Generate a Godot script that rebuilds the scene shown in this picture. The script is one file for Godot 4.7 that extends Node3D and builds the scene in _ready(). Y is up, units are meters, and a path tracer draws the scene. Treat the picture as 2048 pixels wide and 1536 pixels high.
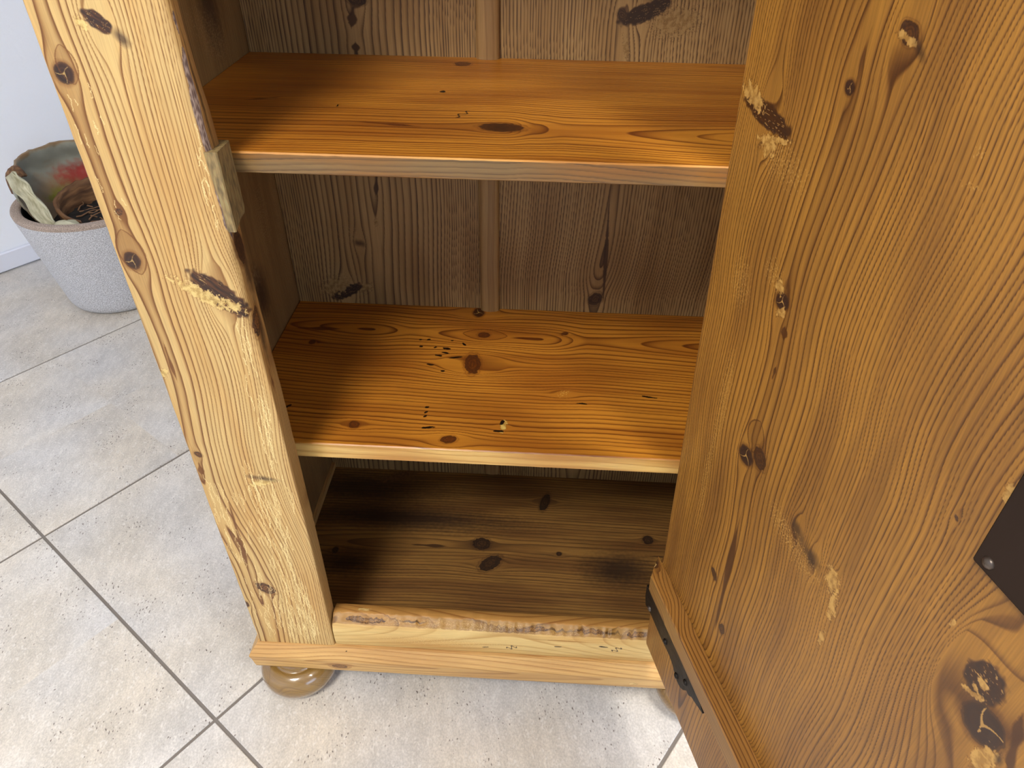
extends Node3D
# An old pine cupboard with its door open, standing askew on a tiled floor; a stone planter by the wall behind.
# Axes: x along the cupboard's front, y up, z out of its front; metres. Textures are laid out in millimetres.

const T0 := Vector3(-0.5645, 0.0, -0.2793)   # a corner of the tile grid
const GRID_TURN := -0.61649                  # the room and its tiles stand turned against the cupboard
const TILE := 0.5992
const X_IN := 0.0139                         # inner face of the left side panel
const Z_BACK := -0.4026                      # inner face of the back
const DOOR_AT := Vector3(0.60229, 0.1783, 0.00043)

const EXPOSURE := 1.02
const LAMP1 := Vector2(1.2, 1.2)
const LAMP2 := Vector2(2.4, -0.2)
const POWER1 := 6.0
const POWER2 := 5.0

const MARKS_POST = [
	["star",14,979,8.2,7.7,69,9], ["eye",19,986,16.3,9.2,92,0], ["star",15,802,9.0,7.6,81,11], ["eye",17,811,25.3,13.9,96,0],
	["branch",57,1020,11.9,6.5,-37,12], ["filler",43,1018,5.8,3.7,-49,0], ["stain",73,1008,9.2,5.1,-54,0], ["branch",95,766,34.4,13.0,-45,16],
	["filler",77,765,32.1,7.5,-32,0], ["filler",105,754,14.1,5.1,-38,0], ["spindle",17,676,30.3,2.5,-90,0], ["spindle",26,374,77.5,4.6,-92,0],
	["oval",11,535,5.2,3.7,-51,5], ["spindle",7,508,14.3,4.5,-92,0], ["oval",40,267,15.0,9.7,-41,9], ["oval",-1,224,6.0,8.2,-20,5],
	["filler",80,490,16.8,5.8,19,0], ["stain",83,498,21.9,4.6,-8,4], ["oval",19,854,3.0,4.0,-41,4], ["filler",4,660,4.6,6.4,-35,0],
]
const MARKS_DOOR = [
	["star",137,846,4.3,4.4,95,6], ["oval",175,885,8.0,5.6,-19,12], ["filler",174,882,8.4,2.7,-10,0],
	["stain",186,879,8.0,3.2,-36,0], ["branch",52,802,34.6,8.1,-5,14], ["filler",28,809,17.7,7.2,-14,0], ["filler",66,789,20.1,2.7,14,0],
	["filler",61,783,9.5,7.8,4,0], ["specks",82,778,41.7,18.4,-3,0], ["star",122,682,6.7,8.3,112,8], ["filler",115,691,7.4,5.2,147,0],
	["filler",124,673,4.0,7.0,-47,0], ["specks",103,696,16.7,13.5,153,0], ["spindle",134,660,6.9,5.2,-80,0], ["spindle",134,621,8.3,2.3,85,0],
	["star",124,517,8.7,11.1,116,9], ["oval",144,532,9.9,10.3,131,8], ["eye",131,547,19.3,14.1,85,0], ["spindle",141,357,95.8,7.4,92,0],
	["stain",213,516,11.4,8.4,163,8], ["stain",237,510,15.3,9.3,179,8], ["specks",220,496,45.1,17.9,-0,0], ["specks",193,503,25.7,15.3,-6,0],
	["filler",265,516,12.0,8.3,99,6], ["filler",274,495,13.8,5.3,98,0], ["filler",276,457,13.0,2.7,90,0], ["specks",70,538,70.7,12.1,90,0],
	["specks",60,664,28.1,18.8,93,0], ["oval",119,333,7.0,5.1,-30,4], ["oval",155,282,5.2,7.9,-9,4], ["branch",390,586,12,16,163,24],
	["star",402,560,12.5,15,143,22], ["spindle",420,572,26,5.5,106,0], ["filler",388,571,10,2.6,35,0], ["filler",387,576,3.6,2.1,-32,0],
	["filler",390,584,4.8,3.4,-45,0], ["filler",413,540,16.1,5.4,85,0], ["stain",419,552,3.0,5.0,-175,0], ["filler",346,701,6.0,2.7,98,0],
	["filler",357,597,3.6,1.6,85,0], ["specks",249,845,6.0,4.2,-62,0], ["specks",251,829,8.4,2.5,6,0], ["oval",328,660,1.8,1.2,-51,3],
]
const MARKS_BACK = [
	["oval",169,966,5.8,11.6,-97,8], ["spindle",161,945,14.2,7.4,-103,0], ["spindle",161,907,9.9,6.8,87,0], ["spindle",168,717,21.0,4.5,-98,0],
	["filler",161,656,6.0,3.1,-96,0], ["specks",121,633,27.5,27.5,-37,0], ["stain",131,619,12.0,6.5,-10,8], ["branch",99,529,27.9,9.0,29,14],
	["filler",81,539,23.1,15.9,27,0], ["filler",132,538,7.7,10.6,-36,0], ["specks",98,551,28.3,16.5,22,0], ["oval",511,533,12.3,9.5,53,8],
	["spindle",521,623,102.4,3.9,92,0], ["branch",539,959,32.2,9.6,22,10], ["filler",579,949,28.2,15.6,7,0], ["filler",520,917,17.0,3.8,-77,0],
	["oval",511,956,6.9,5.9,-56,6], ["specks",574,940,31.8,17.5,1,0],
]
const MARKS_S1 = [
	["oval",-131,375,21.8,12.0,87,13], ["stain",-131,375,23.4,14.9,87,0], ["crack",-170,330,12.9,5.3,147,0], ["hole",-248,298,3.5,3.9,95,0],
	["oval",-369,308,10.0,9.2,82,5], ["spindle",-204,99,21.6,3.8,-70,0], ["spindle",-131,258,35.1,4.4,82,0], ["hole",-187,189,1.1,3.5,95,0],
]
const MARKS_S2 = [
	["star",-388,320,8.3,12.2,94,16], ["oval",-323,334,9.5,7.0,94,8], ["eye",-324,336,36.0,15.4,87,12], ["oval",-245,324,11.3,23.5,94,22],
	["oval",-77,309,10.5,6.9,99,12], ["oval",-98,178,6.8,7.5,131,8], ["oval",-285,69,4.7,5.4,94,5], ["filler",-108,379,11.2,4.6,-7,5],
	["hole",-116,377,5.5,2.6,162,0], ["hole",-98,374,6.7,2.0,-86,0], ["specks",-184,460,13.3,7.7,131,8], ["spindle",-323,71,40.1,5.7,92,0],
	["oval",-336,463,5.1,4.0,110,4], ["hole",-282,280,6.4,2.6,82,0], ["hole",-271,279,5.6,1.9,80,0], ["hole",-263,271,6.3,1.9,82,0],
	["hole",-260,297,9.2,1.9,102,0], ["hole",-304,249,3.3,1.9,118,0], ["hole",-285,240,3.1,2.0,94,0], ["hole",-295,306,4.7,2.0,36,0],
	["hole",-304,286,2.4,1.4,94,0], ["hole",-284,262,2.6,1.8,125,0], ["hole",-303,236,2.4,2.1,94,0], ["hole",-225,281,3.0,2.4,94,0],
	["hole",-239,261,4.8,1.8,79,0], ["hole",-141,271,2.9,2.1,116,0], ["hole",-130,271,2.8,1.5,142,0], ["hole",-122,271,2.8,1.5,142,0],
	["hole",-99,278,8.7,2.0,101,0], ["hole",-163,487,7.0,1.6,85,0], ["hole",-129,77,6.3,1.9,137,0], ["hole",-184,582,9.9,1.7,81,0],
]
const MARKS_BOT = [
	["oval",-226,333,15.6,12.7,89,12], ["oval",-184,352,20.7,12.3,129,13], ["oval",-334,446,20.7,8.4,165,10], ["oval",-212,474,4.7,4.3,107,5],
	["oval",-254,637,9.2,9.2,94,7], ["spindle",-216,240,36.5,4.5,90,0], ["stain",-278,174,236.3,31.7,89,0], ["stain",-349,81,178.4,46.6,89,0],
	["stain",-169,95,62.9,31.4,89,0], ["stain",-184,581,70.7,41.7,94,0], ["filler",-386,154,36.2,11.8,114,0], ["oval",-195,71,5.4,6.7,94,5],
]

var tex := {}
var mats := {}

# ------------------------------------------------------------------ naming and placing

func named(base: String) -> String:
	var k := 0
	var out := base
	while has_node(NodePath(out)):
		k += 1
		out = "%s_%03d" % [base, k]
	return out

func thing(called: String, label: String, category: String, at := Vector3.ZERO, group := "") -> Node3D:
	var o := Node3D.new()
	o.name = named(called)
	add_child(o, true)
	o.position = at
	o.set_meta("label", label)
	o.set_meta("category", category)
	if group:
		o.set_meta("group", group)
	return o

func part(called: String, mesh: Mesh, m: Material, parent: Node, label := "") -> MeshInstance3D:
	var o := MeshInstance3D.new()
	var k := 0
	var n := called
	while parent.has_node(NodePath(n)):
		k += 1
		n = "%s_%03d" % [called, k]
	o.name = n
	o.mesh = mesh
	if m:
		o.material_override = m
	parent.add_child(o, true)
	o.cast_shadow = GeometryInstance3D.SHADOW_CASTING_SETTING_ON
	if label:
		o.set_meta("label", label)
	return o

func struct(called: String, mesh: Mesh, m: Material, label: String, category: String) -> MeshInstance3D:
	var o := part(called, mesh, m, self, label)
	o.set_meta("kind", "structure")
	o.set_meta("category", category)
	return o

func grid(e1: float, y: float, e2: float) -> Vector3:
	var c := cos(-GRID_TURN)
	var s := sin(-GRID_TURN)
	return T0 + Vector3(e1 * c - e2 * s, y, e1 * s + e2 * c)

# ------------------------------------------------------------------ wood

func lut(t: Array, x: float) -> float:
	if x <= t[0][0]:
		return t[0][1]
	for i in range(1, t.size()):
		if x <= t[i][0]:
			var f: float = (x - t[i - 1][0]) / (t[i][0] - t[i - 1][0])
			f = f * f * (3.0 - 2.0 * f)
			return lerpf(t[i - 1][1], t[i][1], f)
	return t[-1][1]

func ring_table(sp: Array, seed_: int, jitter: float) -> PackedFloat32Array:
	# ring number at every quarter millimetre from the pith
	var rng := RandomNumberGenerator.new()
	rng.seed = seed_
	var out := PackedFloat32Array()
	out.resize(4000)
	var r0 := 0.0
	var w := lut(sp, 0.0)
	var k := 0.0
	for i in 4000:
		var r := i * 0.25
		while r >= r0 + w:
			r0 += w
			k += 1.0
			w = maxf(1.2, lut(sp, r0) * (1.0 + jitter * rng.randf_range(-1.0, 1.0)))
		out[i] = k + (r - r0) / w
	return out

# One wood surface: across the grain a0..a1, along it l0..l1 (mm), px pixels per mm.
func wood_spec(a0: float, a1: float, l0: float, l1: float, pa: float, pl: float, o: Dictionary) -> Dictionary:
	var b := {"a0": a0, "a1": a1, "l0": l0, "l1": l1, "w": int((a1 - a0) * pa), "h": int((l1 - l0) * pl), "seed": 1, "pith": [[0.0, 0.0]], "depth": [[0.0, 10.0]],
		"sp": [[0.0, 6.0], [60.0, 4.0]], "jitter": 0.35, "asym": 1.0, "marks": [], "light": Color(0.8, 0.6, 0.35), "dark": Color(0.5, 0.3, 0.12), "late": 0.45, "strength": 0.8,
		"wob": 3.0, "fibre": 0.05, "blotch": 0.06, "tint": Color(0.6, 0.35, 0.1), "zones": [], "putty": Color(0.86, 0.74, 0.48), "knot": Color(0.24, 0.15, 0.10), "stain": Color(0.15, 0.09, 0.05)}
	b.merge(o, true)
	b.table = ring_table(b.sp, b.seed, b.jitter)
	return b

const STYLES := ["star", "oval", "branch", "filler", "specks", "stain", "spindle", "spindle2", "eye", "hole", "crack", "bark"]

func wood_rows(b: Dictionary, y0: int, y1: int) -> PackedByteArray:
	var W: int = b.w
	var out := PackedByteArray()
	out.resize(W * (y1 - y0) * 3)
	var noise := FastNoiseLite.new()
	noise.seed = b.seed
	noise.noise_type = FastNoiseLite.TYPE_SIMPLEX_SMOOTH
	noise.fractal_type = FastNoiseLite.FRACTAL_NONE
	noise.frequency = 1.0
	var table: PackedFloat32Array = b.table
	var strengths := PackedFloat32Array()
	var rng := RandomNumberGenerator.new()
	rng.seed = int(b.seed) + 77
	for i in 600:
		strengths.append(rng.randf_range(0.55, 1.0))
	var a0: float = b.a0
	var sa: float = (b.a1 - b.a0) / W
	var sl: float = (b.l1 - b.l0) / float(b.h)
	var light: Color = b.light
	var dark: Color = b.dark
	var tint: Color = b.tint
	var putty: Color = b.putty
	var knotc: Color = b.knot
	var stainc: Color = b.stain
	var late: float = b.late
	var strength: float = b.strength
	var wob: float = b.wob
	var fibre: float = b.fibre
	var blotch: float = b.blotch
	var asym: float = b.asym
	var marks: Array = b.marks
	var zones: Array = b.zones
	var p := 0
	for y in range(y0, y1):
		var l: float = b.l0 + (y + 0.5) * sl
		var pith := lut(b.pith, l) + 1.5 * noise.get_noise_2d(7.0, l * 0.006)
		var h := lut(b.depth, l)
		# the marks this row meets: knots that push the grain aside, and things drawn on it
		var da := PackedFloat32Array()
		var dl := PackedFloat32Array()
		var dr := PackedFloat32Array()
		var ma := PackedFloat32Array()
		var ml := PackedFloat32Array()
		var mrx := PackedFloat32Array()
		var mry := PackedFloat32Array()
		var mc := PackedFloat32Array()
		var ms := PackedFloat32Array()
		var mt := PackedInt32Array()
		for m in marks:
			var off: float = l - m[2]
			if m[6] > 0 and absf(off) < 9.0 * m[6]:
				da.append(m[1])
				dl.append(off / 2.3)
				dr.append(m[6] * m[6])
			if absf(off) < 1.9 * maxf(m[3], m[4]) + 4.0:
				ma.append(m[1])
				ml.append(off)
				mrx.append(m[3])
				mry.append(m[4])
				mc.append(cos(deg_to_rad(m[5])))
				ms.append(sin(deg_to_rad(m[5])))
				mt.append(STYLES.find(m[0]))
		var nd := da.size()
		var nm := ma.size()
		for x in W:
			var a := a0 + (x + 0.5) * sa
			var aw := a + wob * noise.get_noise_2d(a * 0.006, l * 0.0022) + 0.25 * noise.get_noise_2d(a * 0.08 + 40.0, l * 0.012)
			for i in nd:
				var A := aw - da[i]
				var rr := A * A + dl[i] * dl[i]
				var R := dr[i]
				if rr < 16.0 * R:
					var f := 1.0 - rr / (16.0 * R)
					aw -= A * (R / maxf(rr, R)) * f * f
			var d := aw - pith
			if d < 0.0:
				d *= asym
			var r := sqrt(d * d + h * h)
			var q := minf(r * 4.0, 3990.0)
			var qi := int(q)
			var t := lerpf(table[qi], table[qi + 1], q - qi)
			var ti := int(t)
			var fr := t - ti
			var k := clampf((fr - late) / (0.93 - late), 0.0, 1.0)
			k = k * k * (1.0 - clampf((fr - 0.95) / 0.05, 0.0, 1.0))
			k *= strengths[ti % 600] * strength
			var c := light
			var dk := dark
			var str_mul := 1.0
			for z in zones:
				if a >= z[0] and a < z[1]:
					c = z[2]
					dk = z[3]
					str_mul = z[4]
			var bl := noise.get_noise_2d(a * 0.012 + 90.0, l * 0.004) + 0.6 * noise.get_noise_2d(a * 0.05 + 9.0, l * 0.003)
			c = c.lerp(tint, clampf(bl * blotch + blotch * 0.5, 0.0, 1.0))
			c = c.lerp(dk, k * str_mul)
			var fb := 1.0 + fibre * (noise.get_noise_2d(a * 0.7 + 300.0, l * 0.010) + 0.7 * noise.get_noise_2d(a * 1.9, l * 0.03 + 55.0))
			c = Color(c.r * fb, c.g * fb, c.b * fb)
			for i in nm:
				var X := a - ma[i]
				var Y := ml[i]
				var u := (X * mc[i] + Y * ms[i]) / mrx[i]
				var v := (Y * mc[i] - X * ms[i]) / mry[i]
				var D := sqrt(u * u + v * v)
				if D > 1.9:
					continue
				var rag := noise.get_noise_2d(a * 0.13 + i * 9.0, l * 0.11)
				match mt[i]:
					0: # dark knot, cracked like a star
						if D < 1.55:
							var e := D + 0.07 * rag
							c = c.lerp(dark, 0.55 * clampf((1.55 - e) / 0.5, 0.0, 1.0))
							if e < 1.0:
								c = knotc.lerp(dark, 0.14 + 0.14 * sin(e * 15.0))
								var an := atan2(v, u) + 0.5 * D + i
								var spoke := absf(sin(an * 1.5 + 0.35 * sin(an * 2.0)))
								if spoke * D < 0.10 * (1.05 - D * 0.7) or D < 0.12:
									c = c.lerp(putty, 0.8)
							elif e < 1.12:
								c = c.lerp(knotc, 0.5)
					1: # brown knot with rings
						var e1 := D + 0.12 * rag
						if e1 < 1.0:
							var ring := 0.5 + 0.5 * sin(e1 * 17.0 + 1.5 * noise.get_noise_2d(a * 0.2, l * 0.2 + 7.0))
							c = dark.lerp(tint, 0.45 * ring).lerp(knotc, clampf(0.35 + 0.5 * e1 * e1 - 0.25 * ring + 0.35 * noise.get_noise_2d(a * 0.4, l * 0.4), 0.0, 1.0))
						elif e1 < 1.5:
							c = c.lerp(dark, 0.7 * (1.5 - e1) / 0.5 * (0.6 + 0.4 * sin(e1 * 26.0)))
					2: # a branch cut lengthwise
						var e2 := D + 0.16 * rag
						if e2 < 1.15:
							var st := 0.7 * sin(v * 9.0 + 2.0 * noise.get_noise_2d(u * 1.3 + 31.0, v * 1.5)) * 0.6 + 0.5 * noise.get_noise_2d(u * 2.0, v * 7.0)
							c = c.lerp(knotc.lerp(dark, 0.35 + 0.55 * st), clampf((1.15 - e2) / 0.22, 0.0, 1.0))
							if e2 < 0.9 and noise.get_noise_2d(u * 3.0 + 5.0, v * 9.0) > 0.62:
								c = c.lerp(putty, 0.7)
					3: # putty
						var e3 := D + 0.40 * rag + 0.30 * noise.get_noise_2d(a * 0.45, l * 0.33)
						if e3 < 1.0:
							c = c.lerp(putty.lerp(Color(putty.r * 0.80, putty.g * 0.75, putty.b * 0.66), clampf(0.5 + rag + 0.5 * noise.get_noise_2d(a * 0.5, l * 0.4), 0.0, 1.0)), clampf((1.0 - e3) * 5.0, 0.0, 0.9))
						elif e3 < 1.10:
							c = c.lerp(dark, 0.35)
					4: # scattered pale flecks
						var sp := noise.get_noise_2d(a * 0.55 + 71.0, l * 0.35)
						if sp > 0.30 + 0.5 * D * D:
							c = c.lerp(putty, 0.55)
					5: # stain
						c = c.lerp(stainc, 0.62 * pow(clampf(1.25 - D - 0.12 * rag - 0.12 * noise.get_noise_2d(a * 0.12, l * 0.02), 0.0, 1.0), 1.3))
					6, 7: # a lens-shaped streak
						var wdt := (1.0 - u * u) * (0.75 + 0.25 * sin(u * 5.0 + i))
						if absf(u) < 1.0 and absf(v) < wdt:
							c = c.lerp(dark, (0.85 if mt[i] == 6 else 0.25) * clampf((wdt - absf(v)) * 4.0, 0.3, 1.0))
							if mt[i] == 7 and wdt - absf(v) < 0.16:
								c = c.lerp(dark, 0.9)
					8: # an eye drawn round a knot
						var we := pow(maxf(0.0, 1.0 - u * u), 0.75)
						if absf(u) < 1.0 and absf(v) < we:
							c = c.lerp(dark, 0.18)
							if we - absf(v) < 0.13:
								c = c.lerp(dark, 0.6)
					9: # worm hole
						if D + 0.3 * rag < 1.0:
							c = Color(0.10, 0.05, 0.02)
					10: # fine scratches
						if absf(v + 0.6 * sin(u * 6.0)) < 0.22 and absf(u) < 1.0:
							c = c.lerp(stainc, 0.85)
					11: # bark left on the edge
						var eb := D + 0.35 * noise.get_noise_2d(a * 0.12, l * 0.035)
						if eb < 1.0:
							var bk := noise.get_noise_2d(a * 0.6, l * 0.12)
							c = Color(0.40, 0.32, 0.29).lerp(Color(0.66, 0.58, 0.52), clampf(0.45 + bk, 0.0, 1.0))
			out[p] = int(clampf(c.r, 0.0, 1.0) * 255.0)
			out[p + 1] = int(clampf(c.g, 0.0, 1.0) * 255.0)
			out[p + 2] = int(clampf(c.b, 0.0, 1.0) * 255.0)
			p += 3
	return out

func stone_rows(b: Dictionary, y0: int, y1: int) -> PackedByteArray:
	# the floor tiles' print: clouds, slanting streaks, pits and dark specks; one pixel is 1.17 mm, the pattern closes on itself
	var W: int = b.w
	var out := PackedByteArray()
	out.resize(W * (y1 - y0) * 3)
	var n := FastNoiseLite.new()
	n.seed = 5
	n.frequency = 1.0
	n.noise_type = FastNoiseLite.TYPE_SIMPLEX_SMOOTH
	n.fractal_type = FastNoiseLite.FRACTAL_NONE
	var p := 0
	var f := 1024.0 / W
	for y_ in range(y0, y1):
		for x_ in W:
			var x := x_ * f
			var y := y_ * f
			var u := (x * 0.7 + y * 0.7)
			var v := (y * 0.7 - x * 0.7)
			var cloud := n.get_noise_2d(x * 0.006, y * 0.006) + 0.6 * n.get_noise_2d(x * 0.017 + 50.0, y * 0.017)
			var streak := n.get_noise_2d(u * 0.02, v * 0.055) + 0.7 * n.get_noise_2d(u * 0.06 + 8.0, v * 0.13)
			var grain := n.get_noise_2d(u * 0.20, v * 0.30) + 0.9 * n.get_noise_2d(u * 0.45, v * 0.6 + 70.0)
			var warm := n.get_noise_2d(x * 0.005 + 200.0, y * 0.005)
			var g := 0.790 + 0.030 * cloud + 0.022 * streak + 0.040 * grain
			var c := Color(g * (1.0 + 0.010 * warm), g * (0.966 - 0.008 * warm), g * (0.918 - 0.040 * warm))
			var sp := n.get_noise_2d(u * 0.13 + 400.0, v * 0.30) + 0.25 * n.get_noise_2d(x * 0.012 + 31.0, y * 0.012)
			if sp > 0.86:
				c = c.lerp(Color(0.34, 0.30, 0.27), clampf((sp - 0.86) * 9.0, 0.0, 0.85))
			var pale := n.get_noise_2d(u * 0.05 + 600.0, v * 0.08) * 0.5 + n.get_noise_2d(u * 0.17 + 11.0, v * 0.24) * 0.5
			if pale > 0.32:
				c = c.lerp(Color(0.89, 0.87, 0.84), clampf((pale - 0.32) * 1.8, 0.0, 0.5))
			out[p] = int(clampf(c.r, 0.0, 1.0) * 255.0)
			out[p + 1] = int(clampf(c.g, 0.0, 1.0) * 255.0)
			out[p + 2] = int(clampf(c.b, 0.0, 1.0) * 255.0)
			p += 3
	return out

func grit_rows(b: Dictionary, y0: int, y1: int) -> PackedByteArray:
	# grey artificial stone: pale and dark grains
	var W: int = b.w
	var out := PackedByteArray()
	out.resize(W * (y1 - y0) * 3)
	var n := FastNoiseLite.new()
	n.seed = 9
	n.frequency = 1.0
	n.noise_type = FastNoiseLite.TYPE_SIMPLEX_SMOOTH
	n.fractal_type = FastNoiseLite.FRACTAL_NONE
	var p := 0
	for y in range(y0, y1):
		for x in W:
			var s := n.get_noise_2d(x * 0.17, y * 0.17) * 0.6 + n.get_noise_2d(x * 0.36 + 30.0, y * 0.36) * 0.6
			var g := 0.77 + 0.36 * s + 0.02 * n.get_noise_2d(x * 0.02, y * 0.02)
			if s < -0.62:
				g -= 0.12
			out[p] = int(clampf(g * 0.985, 0.0, 1.0) * 255.0)
			out[p + 1] = int(clampf(g * 0.985, 0.0, 1.0) * 255.0)
			out[p + 2] = int(clampf(g * 1.0, 0.0, 1.0) * 255.0)
			p += 3
	return out

func worker(jobs: Array) -> Array:
	var done := []
	for j in jobs:
		var b: Dictionary = j[1]
		var rows: PackedByteArray
		match b.get("kind", "wood"):
			"stone": rows = stone_rows(b, j[2], j[3])
			"grit": rows = grit_rows(b, j[2], j[3])
			_: rows = wood_rows(b, j[2], j[3])
		done.append([j[0], j[2], rows])
	return done

func make_textures(specs: Dictionary) -> void:
	var jobs := []
	for k in specs:
		var b: Dictionary = specs[k]
		var step := int(ceilf(b.h / 12.0))
		var y := 0
		while y < b.h:
			jobs.append([k, b, y, mini(y + step, b.h)])
			y += step
	var threads := []
	for i in 4:
		var mine := []
		for j in range(i, jobs.size(), 4):
			mine.append(jobs[j])
		var th := Thread.new()
		th.start(worker.bind(mine))
		threads.append(th)
	var pieces := {}
	for th in threads:
		for d in th.wait_to_finish():
			pieces["%s/%d" % [d[0], d[1]]] = d[2]
	for k in specs:
		var b: Dictionary = specs[k]
		var step := int(ceilf(b.h / 12.0))
		var all := PackedByteArray()
		var y := 0
		while y < b.h:
			all.append_array(pieces["%s/%d" % [k, y]])
			y += step
		var im := Image.create_from_data(b.w, b.h, false, Image.FORMAT_RGB8, all)
		if b.has("cracks"):
			draw_cracks(im, b)
		tex[k] = ImageTexture.create_from_image(im)
		b.tex = tex[k]

func draw_cracks(im: Image, b: Dictionary) -> void:
	# pale flaking cracks that wander along the grain: [a, l, spread of a, spread of l, how many, length]
	var rng := RandomNumberGenerator.new()
	rng.seed = 41
	var pa: float = b.w / (b.a1 - b.a0)
	var pl: float = b.h / (b.l1 - b.l0)
	var pale: Color = b.putty.lerp(Color(0.97, 0.90, 0.68), 0.6)
	for z in b.cracks:
		for i in int(z[4]):
			var a: float = z[0] + z[2] * rng.randf_range(-1.0, 1.0)
			var l: float = z[1] + z[3] * rng.randf_range(-1.0, 1.0)
			var n := int(z[5] * rng.randf_range(0.4, 1.2))
			for k in n * 2:
				if rng.randf() < 0.16:
					var side := rng.randf_range(-1.0, 1.0)
					for s in int(2 + 3 * absf(side)):
						dab(im, int((a + side * s * 0.5 - b.a0) * pa), int((l - b.l0) * pl), pale, 0.6)
					a += side
				a += rng.randf_range(-0.28, 0.28)
				l += 0.5
				dab(im, int((a - b.a0) * pa), int((l - b.l0) * pl), pale, rng.randf_range(0.6, 1.0))
				dab(im, int((a - b.a0) * pa) + 1, int((l - b.l0) * pl), pale, rng.randf_range(0.0, 0.5))

func dab(im: Image, x: int, y: int, c: Color, f: float) -> void:
	if x >= 0 and y >= 0 and x < im.get_width() and y < im.get_height():
		im.set_pixel(x, y, im.get_pixel(x, y).lerp(c, f))

func mat(c: Color, rough := 0.6, metal := 0.0) -> StandardMaterial3D:
	var m := StandardMaterial3D.new()
	m.albedo_color = c
	m.roughness = rough
	m.metallic = metal
	return m

func wood_mat(key: String, rough := 0.5, relief := 0.0, coat := 0.0) -> StandardMaterial3D:
	var m := StandardMaterial3D.new()
	m.albedo_texture = tex[key]
	m.roughness = rough
	if relief != 0.0:
		m.heightmap_enabled = true
		m.heightmap_texture = tex[key]
		m.heightmap_scale = relief
	if coat > 0.0:
		m.clearcoat_enabled = true
		m.clearcoat = coat
		m.clearcoat_roughness = 0.06
	mats[key] = m
	return m

# ------------------------------------------------------------------ shapes

# Skins a row of outlines (each closed: the last point repeats the first). a gives each outline point its place across the texture, l each outline its place along it.
func loft(rings: Array, a_in: Variant, l: PackedFloat32Array, b: Dictionary, smooth := 0.8) -> ArrayMesh:
	var st := SurfaceTool.new()
	st.begin(Mesh.PRIMITIVE_TRIANGLES)
	var n: int = rings[0].size() - 1
	var m: int = rings.size()
	var a_of := func(i: int, k: int) -> float: return a_in[i][k] if a_in is Array else a_in[k]
	var mid := Vector3.ZERO
	for r in rings:
		for k in n:
			mid += r[k]
	mid /= float(n * m)
	var face := []
	var vote := 0.0
	for i in m - 1:
		var row := PackedVector3Array()
		for k in n:
			var p: Vector3 = rings[i][k]
			var e: Vector3 = (rings[i][k + 1] - p) + (rings[i + 1][k + 1] - rings[i + 1][k])
			var t: Vector3 = (rings[i + 1][k] - p) + (rings[i + 1][k + 1] - rings[i][k + 1])
			var q := e.cross(t)
			vote += q.dot(p - mid)
			row.append(q.normalized())
		face.append(row)
	var sgn := 1.0 if vote > 0.0 else -1.0
	var vn := func(i: int, k: int, j: int) -> Vector3: # normal at outline i, point k, seen from face j
		var own: Vector3 = face[mini(i, m - 2)][j]
		var sum := Vector3.ZERO
		for ii in [i - 1, i]:
			if ii < 0 or ii > m - 2:
				continue
			for jj in [posmod(k - 1, n), k % n]:
				var f: Vector3 = face[ii][jj]
				if f.dot(own) > smooth:
					sum += f
		return sum.normalized() * sgn if sum.length() > 0.01 else own * sgn
	var uv := func(i: int, k: int) -> Vector2:
		return Vector2((a_of.call(i, k) - b.a0) / (b.a1 - b.a0), (l[i] - b.l0) / (b.l1 - b.l0))
	for i in m - 1:
		for k in n:
			var tri := [[i, k], [i + 1, k], [i + 1, k + 1], [i, k], [i + 1, k + 1], [i, k + 1]]
			if sgn > 0.0:
				tri = [[i, k], [i + 1, k + 1], [i + 1, k], [i, k], [i, k + 1], [i + 1, k + 1]]
			tri.reverse()
			for v in tri:
				st.set_normal(vn.call(v[0], v[1], k))
				st.set_uv(uv.call(v[0], v[1]))
				st.add_vertex(rings[v[0]][v[1]])
	for end in [0, m - 1]:
		var ax: Vector3 = (rings[end][0] - rings[1 if end == 0 else m - 2][0]).normalized()
		var ux := ax.cross(Vector3.UP if absf(ax.y) < 0.9 else Vector3.RIGHT).normalized()
		var uy := ax.cross(ux)
		var flat := PackedVector2Array()
		for k in n:
			flat.append(Vector2(rings[end][k].dot(ux), rings[end][k].dot(uy)))
		var idx := Geometry2D.triangulate_polygon(flat)
		for t in range(0, idx.size(), 3):
			var tri := [idx[t], idx[t + 1], idx[t + 2]]
			var p0: Vector3 = rings[end][tri[0]]
			if (rings[end][tri[1]] - p0).cross(rings[end][tri[2]] - p0).dot(ax) > 0.0:
				tri.reverse()
			for k in tri:
				st.set_normal(ax)
				st.set_uv(Vector2((a_of.call(end, k) - b.a0) / (b.a1 - b.a0), (l[end] - b.l0 + flat[k].y * 300.0) / (b.l1 - b.l0)))
				st.add_vertex(rings[end][k])
	st.generate_tangents()
	return st.commit()

# A straight bar: outline in 2D (x, y) carried along a line; map turns (x, y, along) into a point.
func bar(outline: PackedVector2Array, a: PackedFloat32Array, from: float, to: float, steps: int, b: Dictionary, map: Callable, smooth := 0.8) -> ArrayMesh:
	var rings := []
	var l := PackedFloat32Array()
	for i in steps + 1:
		var s := lerpf(from, to, float(i) / steps)
		var r := PackedVector3Array()
		for p in outline:
			r.append(map.call(p.x, p.y, s))
		r.append(r[0])
		rings.append(r)
		l.append(s * 1000.0)
	return loft(rings, a, l, b, smooth)

func along_x(z: float, y: float, s: float) -> Vector3:
	return Vector3(s, y, z)

func along_y(x: float, z: float, s: float) -> Vector3:
	return Vector3(x, s, z)

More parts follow.
